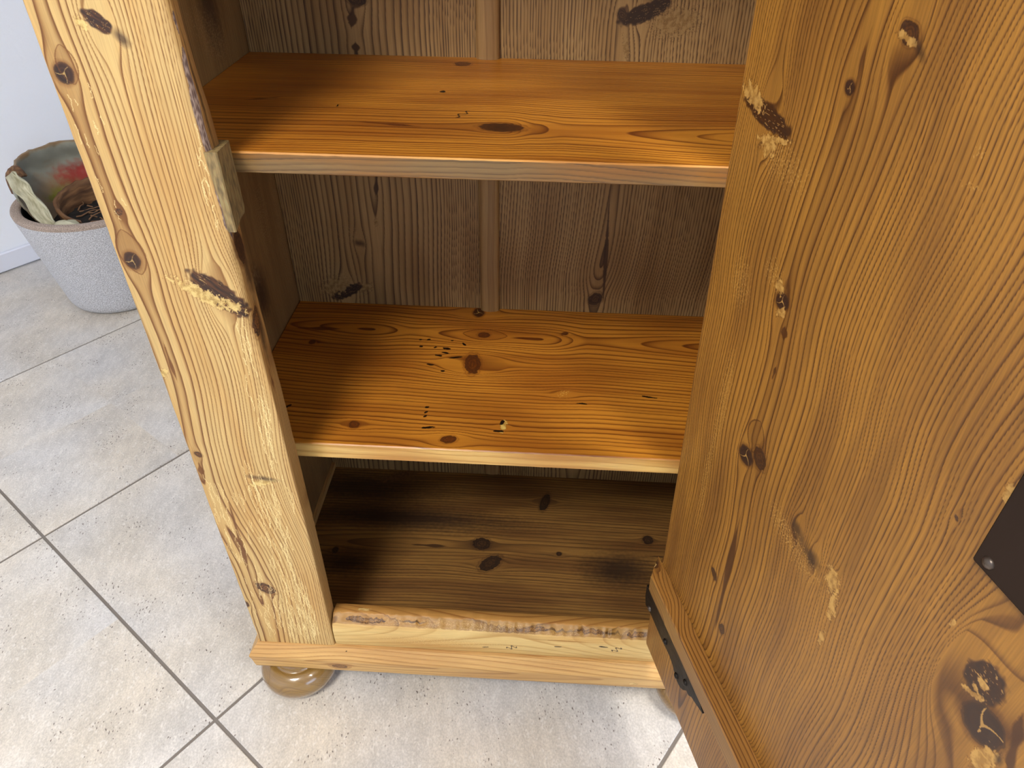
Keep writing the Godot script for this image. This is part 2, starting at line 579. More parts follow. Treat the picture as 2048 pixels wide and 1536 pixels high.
# place across the texture for each outline point, from the distance run along the outline, starting at start
func run_of(outline: PackedVector2Array, start: float) -> PackedFloat32Array:
	var out := PackedFloat32Array([start])
	for i in outline.size():
		out.append(out[-1] + outline[i].distance_to(outline[(i + 1) % outline.size()]) * 1000.0)
	return out

func soft_rect(x0: float, y0: float, x1: float, y1: float, c: float) -> PackedVector2Array:
	return PackedVector2Array([Vector2(x0 + c, y0), Vector2(x1 - c, y0), Vector2(x1, y0 + c), Vector2(x1, y1 - c), Vector2(x1 - c, y1), Vector2(x0 + c, y1), Vector2(x0, y1 - c), Vector2(x0, y0 + c)])

const PLAIN := {"a0": 0.0, "a1": 1000.0, "l0": 0.0, "l1": 1000.0}

# a block with chamfered edges, centred on the origin
func block(size: Vector3, c: float, b := PLAIN) -> ArrayMesh:
	var rings := []
	var l := PackedFloat32Array()
	var a: PackedFloat32Array
	for s in [[-0.5, c], [-0.5, 0.0], [0.5, 0.0], [0.5, c]]:
		var z: float = s[0] * size.z
		if s[1] == 0.0:
			z += c if z < 0.0 else -c
		var o := soft_rect(-size.x / 2 + s[1], -size.y / 2 + s[1], size.x / 2 - s[1], size.y / 2 - s[1], c)
		if a.is_empty():
			a = run_of(o, b.a0)
		var r := PackedVector3Array()
		for p in o:
			r.append(Vector3(p.x, p.y, z))
		r.append(r[0])
		rings.append(r)
		l.append(b.l0 + (z + size.z / 2) * 1000.0)
	return loft(rings, a, l, b, 0.95)

# a shape turned about y: points (radius, height) from bottom to top
func lathe(pts: PackedVector2Array, steps: int, b := PLAIN, wob = null) -> ArrayMesh:
	var st := SurfaceTool.new()
	st.begin(Mesh.PRIMITIVE_TRIANGLES)
	st.set_smooth_group(0)
	var run := 0.0
	for i in pts.size():
		if i:
			run += pts[i].distance_to(pts[i - 1]) * 1000.0
		for k in steps + 1:
			var t := TAU * k / steps
			var r := pts[i].x
			var p := Vector3(cos(t) * r, pts[i].y, sin(t) * r)
			if wob != null:
				p = wob.call(p, fmod(t, TAU))
			st.set_uv(Vector2(run / (b.a1 - b.a0), t * maxf(pts[i].x, 0.02) * 1000.0 / (b.l1 - b.l0)))
			st.add_vertex(p)
	for i in pts.size() - 1:
		for k in steps:
			var p := i * (steps + 1) + k
			var q := p + steps + 1
			for v in [p, p + 1, q, q, p + 1, q + 1]:
				st.add_index(v)
	st.generate_normals()
	st.generate_tangents()
	return st.commit()

# a thin sheet from a grid of points, given thickness along its normals
func sheet(rows: Array, thick: float) -> ArrayMesh:
	var h: int = rows.size()
	var w: int = rows[0].size()
	var nrm := []
	for i in h:
		var r := PackedVector3Array()
		for k in w:
			var du: Vector3 = rows[i][mini(k + 1, w - 1)] - rows[i][maxi(k - 1, 0)]
			var dv: Vector3 = rows[mini(i + 1, h - 1)][k] - rows[maxi(i - 1, 0)][k]
			r.append(du.cross(dv).normalized())
		nrm.append(r)
	var st := SurfaceTool.new()
	st.begin(Mesh.PRIMITIVE_TRIANGLES)
	st.set_smooth_group(0)
	for side in [0.5, -0.5]:
		for i in h:
			for k in w:
				st.set_uv(Vector2(float(k) / (w - 1), float(i) / (h - 1)))
				st.add_vertex(rows[i][k] + nrm[i][k] * thick * side)
	var n := h * w
	for i in h - 1:
		for k in w - 1:
			var p := i * w + k
			for v in [p, p + w, p + 1, p + 1, p + w, p + w + 1]:
				st.add_index(v)
			for v in [p, p + 1, p + w, p + 1, p + w + 1, p + w]:
				st.add_index(v + n)
	var rim := []
	for k in w:
		rim.append(k)
	for i in range(1, h):
		rim.append(i * w + w - 1)
	for k in range(w - 2, -1, -1):
		rim.append((h - 1) * w + k)
	for i in range(h - 2, 0, -1):
		rim.append(i * w)
	for j in rim.size():
		var p: int = rim[j]
		var q: int = rim[(j + 1) % rim.size()]
		for v in [p, q, p + n, q, q + n, p + n]:
			st.add_index(v)
	st.generate_normals()
	return st.commit()

func tube(path: PackedVector3Array, r0: float, r1: float, sides := 6) -> ArrayMesh:
	var rings := []
	var a := PackedFloat32Array()
	var l := PackedFloat32Array()
	for i in path.size():
		var d := (path[mini(i + 1, path.size() - 1)] - path[maxi(i - 1, 0)]).normalized()
		var u := d.cross(Vector3(0.3, 1.0, 0.2)).normalized()
		var v := d.cross(u)
		var r := lerpf(r0, r1, float(i) / (path.size() - 1))
		var ring := PackedVector3Array()
		for k in sides + 1:
			ring.append(path[i] + (u * cos(TAU * k / sides) + v * sin(TAU * k / sides)) * r)
		rings.append(ring)
		l.append(i * 10.0)
	for k in sides + 1:
		a.append(k * 5.0)
	return loft(rings, a, l, PLAIN, 0.2)

func prism(outline: PackedVector2Array, z0: float, z1: float) -> ArrayMesh:
	return bar(outline, run_of(outline, 0.0), z0, z1, 1, PLAIN, func(x, y, s): return Vector3(x, y, s), 0.9)

# ------------------------------------------------------------------ the place

func _ready() -> void:
	# camera
	var cam := Camera3D.new()
	cam.name = "camera"
	add_child(cam)
	cam.transform = Transform3D(Basis(Vector3(0.99839, 0.010354, -0.055765), Vector3(-0.042687, 0.784566, -0.618574), Vector3(0.037346, 0.619958, 0.783746)).orthonormalized(), Vector3(0.42453, 1.15193, 0.61428))
	cam.fov = 2.0 * rad_to_deg(atan(768.0 / 1432.98))
	cam.near = 0.02
	cam.current = true
	# sky and exposure
	var env := Environment.new()
	env.tonemap_mode = Environment.TONE_MAPPER_LINEAR
	env.tonemap_exposure = EXPOSURE
	env.background_mode = Environment.BG_SKY
	env.ambient_light_source = Environment.AMBIENT_SOURCE_DISABLED
	env.sdfgi_enabled = true
	env.ssao_enabled = true
	env.ssil_enabled = true
	var sky := Sky.new()
	var ps := ProceduralSkyMaterial.new()
	ps.sky_top_color = Color(0.72, 0.82, 0.96)
	ps.sky_horizon_color = Color(0.88, 0.93, 1.0)
	ps.ground_horizon_color = Color(0.70, 0.72, 0.74)
	ps.ground_bottom_color = Color(0.45, 0.45, 0.45)
	ps.sky_energy_multiplier = 2.5
	ps.ground_energy_multiplier = 1.0
	sky.sky_material = ps
	env.sky = sky
	var we := WorldEnvironment.new()
	we.name = "surroundings"
	we.environment = env
	add_child(we)

	specs = wood_specs()
	make_textures(specs)
	build_room()
	build_wardrobe()
	build_planter()

func ceiling_lamp(e1: float, e2: float, size: Vector2, power: float, tint: Color, label: String) -> void:
	var t := thing("ceiling_lamp", label, "lamp", grid(e1, 2.5, e2), "ceiling light panels")
	t.rotation.y = GRID_TURN
	var fr := part("frame", block(Vector3(size.x + 0.04, 0.05, size.y + 0.04), 0.004), mat(Color(0.9, 0.9, 0.9), 0.4), t)
	fr.position.y = -0.025
	var glow := mat(Color(1, 1, 1), 0.5)
	glow.emission_enabled = true
	glow.emission = tint
	glow.emission_energy_multiplier = 1.5
	var d := part("diffuser", block(Vector3(size.x, 0.01, size.y), 0.002), glow, t)
	d.position.y = -0.052
	var li := AreaLight3D.new()
	li.name = "panel_light"
	li.area_size = size
	li.light_energy = power
	li.light_color = tint
	li.shadow_enabled = true
	li.area_range = 12.0
	t.add_child(li)
	li.position.y = -0.07
	li.rotation_degrees.x = -90

func build_room() -> void:
	ceiling_lamp(LAMP1.x, LAMP1.y, Vector2(0.6, 0.6), POWER1, Color(1.0, 0.975, 0.94), "square white ceiling light panel nearest the cupboard's left side")
	ceiling_lamp(LAMP2.x, LAMP2.y, Vector2(0.6, 0.6), POWER2, Color(1.0, 0.975, 0.94), "square white ceiling light panel on the right, behind the open door")
	var white := mat(Color(0.945, 0.955, 0.975), 0.9)
	var nz := NoiseTexture2D.new()
	nz.width = 512
	nz.height = 512
	nz.seamless = true
	nz.as_normal_map = true
	nz.bump_strength = 3.0
	var fn := FastNoiseLite.new()
	fn.seed = 3
	fn.frequency = 0.03
	nz.noise = fn
	white.normal_enabled = true
	white.normal_texture = nz
	white.normal_scale = 0.25
	white.uv1_triplanar = true
	white.uv1_world_triplanar = true
	white.uv1_scale = Vector3.ONE * 3.0
	var paint := mat(Color(0.88, 0.89, 0.93), 0.35)
	# walls: the grid runs e1 -1.19 .. 4.2, e2 -3.0 .. 3.0
	wall_slab(white, "wall_left", Vector3(0.15, 2.6, 6.3), -1.263, 1.25, 0.0, "plain white wall behind the grey planter")
	wall_slab(white, "wall_back", Vector3(5.4, 2.6, 0.15), 1.5, 1.25, -3.07, "plain white wall far behind the cupboard")
	# window wall to the right: below, above and beside the opening
	var front := Node3D.new()
	front.name = "wall_right"
	front.set_meta("kind", "structure")
	front.set_meta("label", "white wall with a wide window, to the cupboard's right")
	front.set_meta("category", "wall")
	add_child(front)
	front.position = grid(4.27, 0.0, 0.0)
	front.rotation.y = GRID_TURN + PI / 2
	for s in [[Vector3(6.3, 0.9, 0.15), Vector3(0, 0.45, 0)], [Vector3(6.3, 0.3, 0.15), Vector3(0, 2.4, 0)], [Vector3(1.35, 1.35, 0.15), Vector3(-2.475, 1.575, 0)], [Vector3(1.35, 1.35, 0.15), Vector3(2.475, 1.575, 0)]]:
		var o := part("wall_section", block(s[0], 0.002), white, front)
		o.position = s[1]
	wall_slab(white, "wall_front", Vector3(5.4, 2.6, 0.15), 1.5, 1.25, 3.07, "plain white wall behind the photographer")
	var win := Node3D.new()
	win.name = "window_1"
	win.set_meta("kind", "structure")
	win.set_meta("label", "wide white-framed window in the right-hand wall")
	win.set_meta("category", "window")
	add_child(win)
	win.position = grid(4.27, 1.575, 0.0)
	win.rotation.y = GRID_TURN + PI / 2
	for s in [[Vector3(3.6, 0.06, 0.07), Vector3(0, 0.645, 0)], [Vector3(3.6, 0.06, 0.07), Vector3(0, -0.645, 0)], [Vector3(0.06, 1.23, 0.07), Vector3(-1.77, 0, 0)], [Vector3(0.06, 1.23, 0.07), Vector3(1.77, 0, 0)], [Vector3(0.06, 1.23, 0.07), Vector3(0, 0, 0)]]:
		part("frame", block(s[0], 0.004), paint, win).position = s[1]
	var glass := mat(Color(0.95, 0.98, 1.0, 0.06), 0.02)
	glass.transparency = BaseMaterial3D.TRANSPARENCY_ALPHA
	for x in [-0.885, 0.885]:
		part("pane", block(Vector3(1.71, 1.23, 0.006), 0.001), glass, win).position = Vector3(x, 0, 0)
	var ceil_ := struct("ceiling", block(Vector3(5.7, 0.12, 6.3), 0.002), white, "plain white ceiling", "ceiling")
	ceil_.position = grid(1.5, 2.56, 0.0)
	ceil_.rotation.y = GRID_TURN
	var bb := struct("baseboard_left", block(Vector3(0.014, 0.058, 6.0), 0.003), paint, "low white baseboard along the wall behind the planter", "baseboard")
	bb.position = grid(-1.181, 0.034, 0.0)
	bb.rotation.y = GRID_TURN
	var bb2 := struct("baseboard_back", block(Vector3(5.36, 0.058, 0.014), 0.003), paint, "low white baseboard along the wall behind the cupboard", "baseboard")
	bb2.position = grid(1.51, 0.034, -2.986)
	bb2.rotation.y = GRID_TURN
	# floor: a bed of grout with the tiles set into it
	var bed := mat(Color(0.47, 0.44, 0.41), 0.9)
	var fl := struct("floor", block(Vector3(5.7, 0.10, 6.3), 0.001), bed, "floor of large square beige stone tiles with grey joints", "floor")
	fl.position = grid(1.5, -0.0525, 0.0)
	fl.rotation.y = GRID_TURN
	var stone := mat(Color(1, 1, 1), 0.42)
	stone.albedo_texture = tex.stone
	stone.roughness = 0.5
	stone.heightmap_enabled = true
	stone.heightmap_texture = tex.stone
	stone.heightmap_scale = 0.015
	var sizes := {"a0": 0.0, "a1": 1200.0, "l0": 0.0, "l1": 1200.0}
	var variants := []
	for k in 4:
		variants.append(tile_mesh(k))
	for i in range(-2, 7):
		for j in range(-5, 5):
			var o := part("tile", variants[posmod(i * 5 + j * 3, 4)], stone, fl)
			o.position = Vector3((i + 0.5) * TILE - 1.5, 0.0525 - 0.006, (j + 0.5) * TILE)

func wall_slab(m: Material, called: String, size: Vector3, e1: float, y: float, e2: float, label: String) -> void:
	var o := struct(called, block(size, 0.002), m, label, "wall")
	o.position = grid(e1, y, e2)
	o.rotation.y = GRID_TURN

func tile_mesh(k: int) -> ArrayMesh:
	# one square tile with eased edges; each variant shows another piece of the stone
	var st := SurfaceTool.new()
	st.begin(Mesh.PRIMITIVE_TRIANGLES)
	var h := TILE / 2 - 0.0027
	var off := Vector2([0.0, 0.5, 0.25, 0.7][k], [0.0, 0.13, 0.62, 0.4][k])
	var levels := [[h, -0.002], [h, 0.0048], [h - 0.0012, 0.006]]
	var corner := [Vector2(-1, -1), Vector2(1, -1), Vector2(1, 1), Vector2(-1, 1)]
	var put := func(p: Vector3, n: Vector3) -> void:
		st.set_normal(n)
		st.set_uv(off + Vector2(p.x, p.z) / 1.2)
		st.add_vertex(p)
	for q in 4:
		var c0: Vector2 = corner[q]
		var c1: Vector2 = corner[(q + 1) % 4]
		var out := Vector3(c0.x + c1.x, 0, c0.y + c1.y) / 2.0
		for s in 2:
			var n := out if s == 0 else (out + Vector3.UP).normalized()
			var p := []
			for w in [[s, c0], [s, c1], [s + 1, c1], [s + 1, c0]]:
				p.append(Vector3(w[1].x * levels[w[0]][0], levels[w[0]][1], w[1].y * levels[w[0]][0]))
			for v in [0, 1, 2, 0, 2, 3]:
				put.call(p[v], n)
	var e: float = levels[2][0]
	for v in [0, 1, 2, 0, 2, 3]:
		put.call(Vector3(corner[v].x * e, 0.006, corner[v].y * e), Vector3.UP)
	st.generate_tangents()
	return st.commit()

func wood_specs() -> Dictionary:
	var s := {}
	s.stone = {"kind": "stone", "w": 1536, "h": 1536}
	s.grit = {"kind": "grit", "w": 512, "h": 512}
	s.post = wood_spec(-28, 160, 110, 1250, 2.1, 1.75, {"seed": 11, "pith": [[100, 20], [300, 26], [500, 8], [680, 17], [800, 15], [980, 15], [1200, 22]], "depth": [[120, 12], [300, 5], [460, 9], [520, 5], [900, 6], [1100, 5]],
		"sp": [[0, 8], [30, 7], [60, 4.6], [100, 3.2], [160, 3]], "marks": MARKS_POST + [["bark", 121, 935, 95, 3.4, 90, 0], ["bark", 123, 860, 40, 3, 90, 0], ["stain", 138, 785, 34, 10, 90, 0], ["stain", 134, 715, 40, 7, 90, 0], ["oval", 128, 728, 16, 7, 80, 0], ["oval", 133, 814, 18, 9, 90, 0], ["stain", 133, 812, 22, 12, 90, 0], ["stain", 131, 960, 75, 3, 92, 0], ["spindle", 130, 650, 20, 2.5, 90, 0]],
		"light": Color(0.775, 0.65, 0.42), "dark": Color(0.40, 0.23, 0.085), "tint": Color(0.70, 0.50, 0.25), "blotch": 0.30, "strength": 1.05, "late": 0.52, "knot": Color(0.15, 0.09, 0.07), "wob": 5.0, "putty": Color(0.85, 0.74, 0.47),
		"cracks": [[30, 300, 30, 160, 46, 30], [80, 310, 18, 180, 100, 50], [104, 600, 8, 110, 18, 50], [60, 200, 42, 70, 90, 26], [14, 400, 10, 80, 24, 26], [20, 900, 16, 60, 12, 16], [108, 520, 6, 90, 10, 50], [112, 880, 5, 60, 10, 20]],
		"zones": [[123, 170, Color(0.66, 0.52, 0.31), Color(0.42, 0.28, 0.14), 0.9]]})
	s.door = wood_spec(-30, 545, -20, 1000, 1.85, 1.95, {"seed": 23, "pith": [[0, 120], [280, 138], [400, 140], [530, 132], [620, 134], [700, 126], [850, 142], [1000, 165]], "depth": [[0, 16], [150, 9], [230, 5], [480, 4], [620, 5], [700, 5], [780, 4], [840, 5.3], [879, 6.9], [905, 8.4], [1000, 9]],
		"sp": [[0, 7], [25, 6], [60, 4.2], [110, 3.4], [180, 4.6], [300, 6], [420, 6]], "marks": MARKS_DOOR + [["specks", 66, 430, 90, 8, 90, 0]],
		"light": Color(0.625, 0.435, 0.17), "dark": Color(0.27, 0.145, 0.045), "tint": Color(0.47, 0.31, 0.13), "blotch": 0.45, "strength": 1.0, "late": 0.48, "knot": Color(0.20, 0.12, 0.08), "putty": Color(0.77, 0.60, 0.32), "wob": 3.5, "fibre": 0.08,
		"zones": [[-30, 9, Color(0.60, 0.41, 0.18), Color(0.30, 0.16, 0.06), 1.2]]})
	var back := {"light": Color(0.65, 0.52, 0.325), "dark": Color(0.23, 0.145, 0.075), "tint": Color(0.54, 0.405, 0.225), "blotch": 0.45, "strength": 1.05, "late": 0.4, "knot": Color(0.19, 0.13, 0.085), "marks": MARKS_BACK, "putty": Color(0.62, 0.50, 0.31)}
	s.back_left = wood_spec(0, 340, 100, 1100, 1.25, 1.25, back.merged({"seed": 31, "pith": [[100, 150], [530, 155], [660, 162], [900, 162], [1100, 172]], "depth": [[100, 13], [530, 12], [600, 11], [656, 8], [720, 4], [880, 5], [907, 8], [926, 10], [945, 8], [960, 5], [1100, 5]], "jitter": 0.2, "sp": [[0, 8], [30, 11], [60, 9], [90, 6], [120, 3.6], [200, 3.4]]}))
	s.back_right = wood_spec(350, 750, 100, 1100, 1.25, 1.25, back.merged({"seed": 37, "pith": [[100, 500], [533, 512], [660, 521], [800, 524], [950, 515], [1100, 510]], "depth": [[100, 60], [530, 22], [600, 5], [740, 10], [900, 14], [1100, 30]], "sp": [[0, 6], [20, 4.6], [60, 4.2], [200, 4.0]], "light": Color(0.63, 0.46, 0.25), "dark": Color(0.25, 0.145, 0.065), "jitter": 0.25}))
	s.batten = wood_spec(0, 80, 100, 1100, 1.4, 1.0, {"seed": 41, "pith": [[0, 20]], "depth": [[0, 7]], "sp": [[0, 9], [40, 6]], "light": Color(0.64, 0.51, 0.32), "dark": Color(0.42, 0.29, 0.16), "tint": Color(0.54, 0.40, 0.23), "blotch": 0.4, "strength": 0.6})
	s.side = wood_spec(-420, 10, 100, 1100, 1.1, 1.2, {"seed": 43, "pith": [[0, -560]], "depth": [[0, 60]], "sp": [[0, 4], [400, 3.6], [600, 4]], "light": Color(0.60, 0.47, 0.28), "dark": Color(0.38, 0.27, 0.15), "tint": Color(0.50, 0.37, 0.20), "blotch": 0.6, "strength": 0.75, "late": 0.2, "putty": Color(0.66, 0.55, 0.38),
		"marks": [["filler", -262, 629, 20, 13, 70, 0], ["stain", -268, 604, 45, 26, 90, 0], ["stain", -311, 985, 30, 70, 0, 0], ["specks", -295, 945, 60, 30, 30, 0], ["specks", -385, 640, 140, 12, 92, 0], ["specks", -330, 690, 60, 30, 90, 0]]})
	var shelf := {"dark": Color(0.37, 0.175, 0.045), "tint": Color(0.58, 0.33, 0.09), "blotch": 0.45, "strength": 1.0, "late": 0.42, "knot": Color(0.28, 0.15, 0.07), "putty": Color(0.90, 0.78, 0.42), "light": Color(0.78, 0.515, 0.165)}
	s.shelf_upper = wood_spec(-406, 8, 5, 740, 1.7, 1.5, shelf.merged({"seed": 53, "marks": MARKS_S1, "pith": [[0, -128], [375, -131], [600, -124], [740, -122]], "depth": [[0, 12], [340, 12], [375, 10], [410, 26], [440, 32], [740, 3]], "sp": [[0, 7], [30, 8], [80, 6], [150, 5], [300, 7]],
		"zones": [[-43.5, -41, Color(0.86, 0.63, 0.30), Color(0.6, 0.38, 0.16), 0.3], [-41, 20, Color(0.49, 0.385, 0.235), Color(0.31, 0.225, 0.135), 0.9]]}))
	s.shelf_lower = wood_spec(-406, 8, 5, 740, 1.7, 1.5, shelf.merged({"seed": 59, "marks": MARKS_S2, "pith": [[0, -330], [330, -322], [740, -312]], "depth": [[0, 26], [150, 8], [220, 22], [330, 10], [420, 8], [500, 30], [740, 12]], "sp": [[0, 9], [40, 8], [80, 7], [160, 8], [220, 9], [300, 14]], "light": Color(0.80, 0.54, 0.175), "dark": Color(0.40, 0.195, 0.05),
		"zones": [[-58, 20, Color(0.84, 0.685, 0.40), Color(0.66, 0.47, 0.22), 0.7]]}))
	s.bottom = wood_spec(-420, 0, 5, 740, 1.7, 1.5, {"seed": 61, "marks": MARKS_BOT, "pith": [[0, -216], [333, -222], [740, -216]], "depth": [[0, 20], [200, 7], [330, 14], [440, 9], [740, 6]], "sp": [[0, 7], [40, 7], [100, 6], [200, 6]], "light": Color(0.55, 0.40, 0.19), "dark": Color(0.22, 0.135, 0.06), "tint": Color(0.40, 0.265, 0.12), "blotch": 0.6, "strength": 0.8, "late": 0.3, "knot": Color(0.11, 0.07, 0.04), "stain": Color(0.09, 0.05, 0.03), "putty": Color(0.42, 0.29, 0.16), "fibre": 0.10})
	s.sill = wood_spec(0, 150, 100, 740, 1.7, 1.6, {"seed": 67, "pith": [[0, 60]], "depth": [[0, 24], [400, 60], [740, 20]], "sp": [[0, 9], [60, 6]], "light": Color(0.83, 0.71, 0.46), "dark": Color(0.62, 0.45, 0.22), "tint": Color(0.72, 0.52, 0.26), "blotch": 0.4, "strength": 0.55, "late": 0.6,
		"marks": [["specks", 30, 300, 120, 14, 90, 0], ["hole", 34, 470, 6, 1, 90, 0], ["hole", 22, 360, 5, 1, 80, 0], ["hole", 40, 540, 7, 1.2, 95, 0], ["crack", 25, 400, 8, 6, 60, 0], ["crack", 35, 560, 8, 6, 40, 0], ["spindle", 48, 480, 60, 1.5, 90, 0], ["specks", 64, 370, 9, 240, 0, 0], ["stain", 66, 460, 40, 2.5, 92, 0], ["stain", 65, 540, 30, 2.5, 88, 0], ["stain", 66, 250, 25, 2, 90, 0], ["oval", 65, 175, 30, 5, 90, 0], ["oval", 64, 430, 24, 4, 86, 0], ["oval", 66, 520, 20, 4, 94, 0], ["oval", 65, 590, 18, 4, 86, 0], ["filler", 84, 170, 10, 3, 90, 0]],
		"zones": [[57, 75, Color(0.64, 0.49, 0.26), Color(0.38, 0.25, 0.11), 1.2], [75, 150, Color(0.74, 0.55, 0.29), Color(0.50, 0.31, 0.13), 1.4]]})
	s.plinth = wood_spec(0, 160, -30, 800, 1.6, 1.5, {"seed": 71, "pith": [[-30, 70], [100, 66], [800, 80]], "depth": [[0, 20], [130, 14], [800, 34]], "sp": [[0, 6], [60, 5]], "light": Color(0.79, 0.63, 0.385), "dark": Color(0.56, 0.375, 0.185), "tint": Color(0.70, 0.52, 0.30), "blotch": 0.4, "strength": 0.7,
		"marks": [["oval", 82, 123, 13, 6, 90, 10], ["hole", 38, 129, 1, 1, 0, 0], ["eye", 82, 123, 20, 10, 90, 0], ["filler", 84, 600, 7, 3, 90, 0]]})
	s.foot = wood_spec(0, 130, 0, 360, 1.5, 1.2, {"seed": 73, "pith": [[0, 20], [90, 110], [180, 40], [360, 20]], "depth": [[0, 20]], "sp": [[0, 5], [60, 4]], "light": Color(0.54, 0.42, 0.22), "dark": Color(0.37, 0.25, 0.11), "tint": Color(0.45, 0.33, 0.16), "blotch": 0.5, "strength": 0.7})
	s.ledge = wood_spec(0, 130, -30, 560, 1.9, 1.5, {"seed": 79, "pith": [[-30, 12], [60, 8], [120, -10], [560, -16]], "depth": [[-30, 3], [60, 5], [110, 12], [560, 12]], "sp": [[0, 7], [40, 4.5], [80, 4]], "light": Color(0.58, 0.425, 0.215), "dark": Color(0.30, 0.175, 0.07), "tint": Color(0.48, 0.33, 0.15), "blotch": 0.3, "strength": 0.7, "late": 0.5,
		"zones": [[30.5, 54, Color(0.60, 0.42, 0.19), Color(0.27, 0.14, 0.045), 1.5]], "marks": [["oval", 40, 2, 8, 6, 90, 8], ["filler", 36, -6, 7, 5, 90, 0], ["stain", 45, -8, 12, 8, 90, 0]]})
	return s

func build_wardrobe() -> void:
	var w := thing("wardrobe", "old pine cupboard with open door and bare shelves, standing on ball feet", "cupboard")

	var post_m := wood_mat("post", 0.55)
	var shelf_u := wood_mat("shelf_upper", 0.36, 0.02)
	var shelf_l := wood_mat("shelf_lower", 0.36, 0.02)
	var back_l := wood_mat("back_left", 0.65)
	var back_r := wood_mat("back_right", 0.65)
	var side_m := wood_mat("side", 0.65)
	var rng := RandomNumberGenerator.new()
	rng.seed = 5
	var fn := FastNoiseLite.new()
	fn.seed = 12
	fn.frequency = 1.0

	# corner posts: the near edge of the left one is worn and keeps some bark
	var rings := []
	var ls := PackedFloat32Array()
	var a := []
	for i in 141:
		var y := lerpf(0.1265, 1.70, i / 140.0)
		var wane := 0.0022 + 0.0012 * fn.get_noise_1d(y * 60.0)
		wane += 0.006 * smoothstep(0.80, 0.92, y) * (1.0 - 0.6 * smoothstep(1.0, 1.1, y)) * (0.7 + 0.5 * fn.get_noise_1d(y * 18.0))
		wane += 0.007 * exp(-pow((y - 0.735) / 0.035, 2.0)) + 0.005 * exp(-pow((y - 0.80) / 0.02, 2.0))
		var x1 := lut([[0.12, 0.1212], [0.40, 0.1235], [0.60, 0.1232], [0.78, 0.1208], [0.93, 0.1205], [1.03, 0.1185], [1.7, 0.119]], y)
		var zi := -0.0245 + 0.008 * smoothstep(0.9, 1.02, y) + 0.001 * fn.get_noise_1d(y * 25.0 + 9.0)
		var lx := 0.0006 * fn.get_noise_1d(y * 30.0 + 50.0)
		var r := PackedVector3Array([Vector3(lx, y, -0.025), Vector3(lx, y, -0.002), Vector3(lx + 0.002, y, 0.0), Vector3(x1 - wane - 0.004, y, 0.0), Vector3(x1 - wane, y, -0.0006), Vector3(x1 - wane * 0.35, y, -wane * 0.5), Vector3(x1, y, -wane * 1.3), Vector3(x1 + 0.001, y, zi), Vector3(x1 - 0.006, y, -0.030), Vector3(0.02, y, -0.030)])
		r.append(r[0])
		rings.append(r)
		ls.append(y * 1000.0)
		var e := x1 * 1000.0
		var wm := wane * 1000.0
		a.append(PackedFloat32Array([-25, -2, 2, e - wm - 4, e - wm, e - wm * 0.2, e + wm * 0.6, e + 24, e + 30, 270, 285]))
	part("corner_post", loft(rings, a, ls, specs.post, 0.6), post_m, w, "pale golden pine upright with knots, flaking cracks and a worn inner edge")
	var right_post := part("corner_post", bar(soft_rect(0.628, -0.03, 0.748, 0.0, 0.003), run_of(soft_rect(0.628, -0.03, 0.748, 0.0, 0.003), 0.0), 0.1265, 1.70, 1, specs.post, along_y), post_m, w)

	# sides, back and top
	for x in [0.0, 0.734]:
		var o := soft_rect(x, -0.418, x + 0.0139, -0.0305, 0.001)
		var run := PackedFloat32Array()
		for p in o:
			run.append(p.y * 1000.0)
		run.append(run[0])
		part("side_panel", bar(o, run, 0.06, 1.70, 1, specs.side, along_y, 0.95), side_m, w)
	for k in 2:
		var x0: float = [0.0145, 0.336][k]
		var x1: float = [0.334, 0.7335][k]
		var o := soft_rect(x0, Z_BACK - 0.014, x1, Z_BACK, 0.001)
		var run := PackedFloat32Array()
		for p in o:
			run.append(p.x * 1000.0)
		run.append(run[0])
		part("back_board", bar(o, run, 0.075, 1.69, 1, specs.back_left if k == 0 else specs.back_right, along_y, 0.95), back_l if k == 0 else back_r, w)
	# rounded strip over the joint of the back boards
	var strip := PackedVector2Array()
	for k in 13:
		var t := PI * k / 12.0
		strip.append(Vector2(0.3382 + 0.0157 * cos(t) , Z_BACK + 0.0002 + 0.011 * pow(sin(t), 0.55)))
	part("cover_strip", bar(strip, run_of(strip, 0.0), 0.124, 1.68, 60, specs.batten, func(x, z, y): return Vector3(x + 0.0006 * sin(y * 7.0), y, z), 0.5), wood_mat("batten", 0.6), w)
	part("top_board", bar(soft_rect(-0.43, 1.70, 0.02, 1.725, 0.004), run_of(soft_rect(-0.43, 1.70, 0.02, 1.725, 0.004), 0.0), -0.02, 0.77, 1, specs.plinth, along_x), wood_mat("plinth", 0.5), w)
	part("top_rail", bar(soft_rect(-0.03, 1.58, 0.0, 1.70, 0.003), run_of(soft_rect(-0.03, 1.58, 0.0, 1.70, 0.003), 0.0), 0.1225, 0.6275, 1, specs.plinth, along_x), mats.plinth, w)

	# shelves
	shelf_board(w, 0.9003, -0.0415, 0.0207, specs.shelf_upper, shelf_u, "orange-brown pine shelf with a greyed brown front edge", 3, 0.006)
	shelf_board(w, 0.5072, -0.0580, 0.0251, specs.shelf_lower, shelf_l, "orange-brown pine shelf with many knots, worm holes and a pale yellow front edge", 7, 0.001)
	shelf_board(w, 1.2935, -0.0450, 0.0230, specs.shelf_upper, shelf_u, "", 9, 0.001)
	var o2 := soft_rect(-0.4175, 0.094, -0.036, 0.1135, 0.0008)
	var run2 := PackedFloat32Array()
	for p in o2:
		run2.append(p.x * 1000.0)
	run2.append(run2[0])
	part("bottom_board", bar(o2, run2, 0.0145, 0.7335, 1, specs.bottom, along_x, 0.95), wood_mat("bottom", 0.55, 0.02), w, "dark-stained bottom board of the cupboard")

	# sill under the door: rounded front, torn rebate along its upper edge
	var sill_l := PackedFloat32Array()
	var sill_r := []
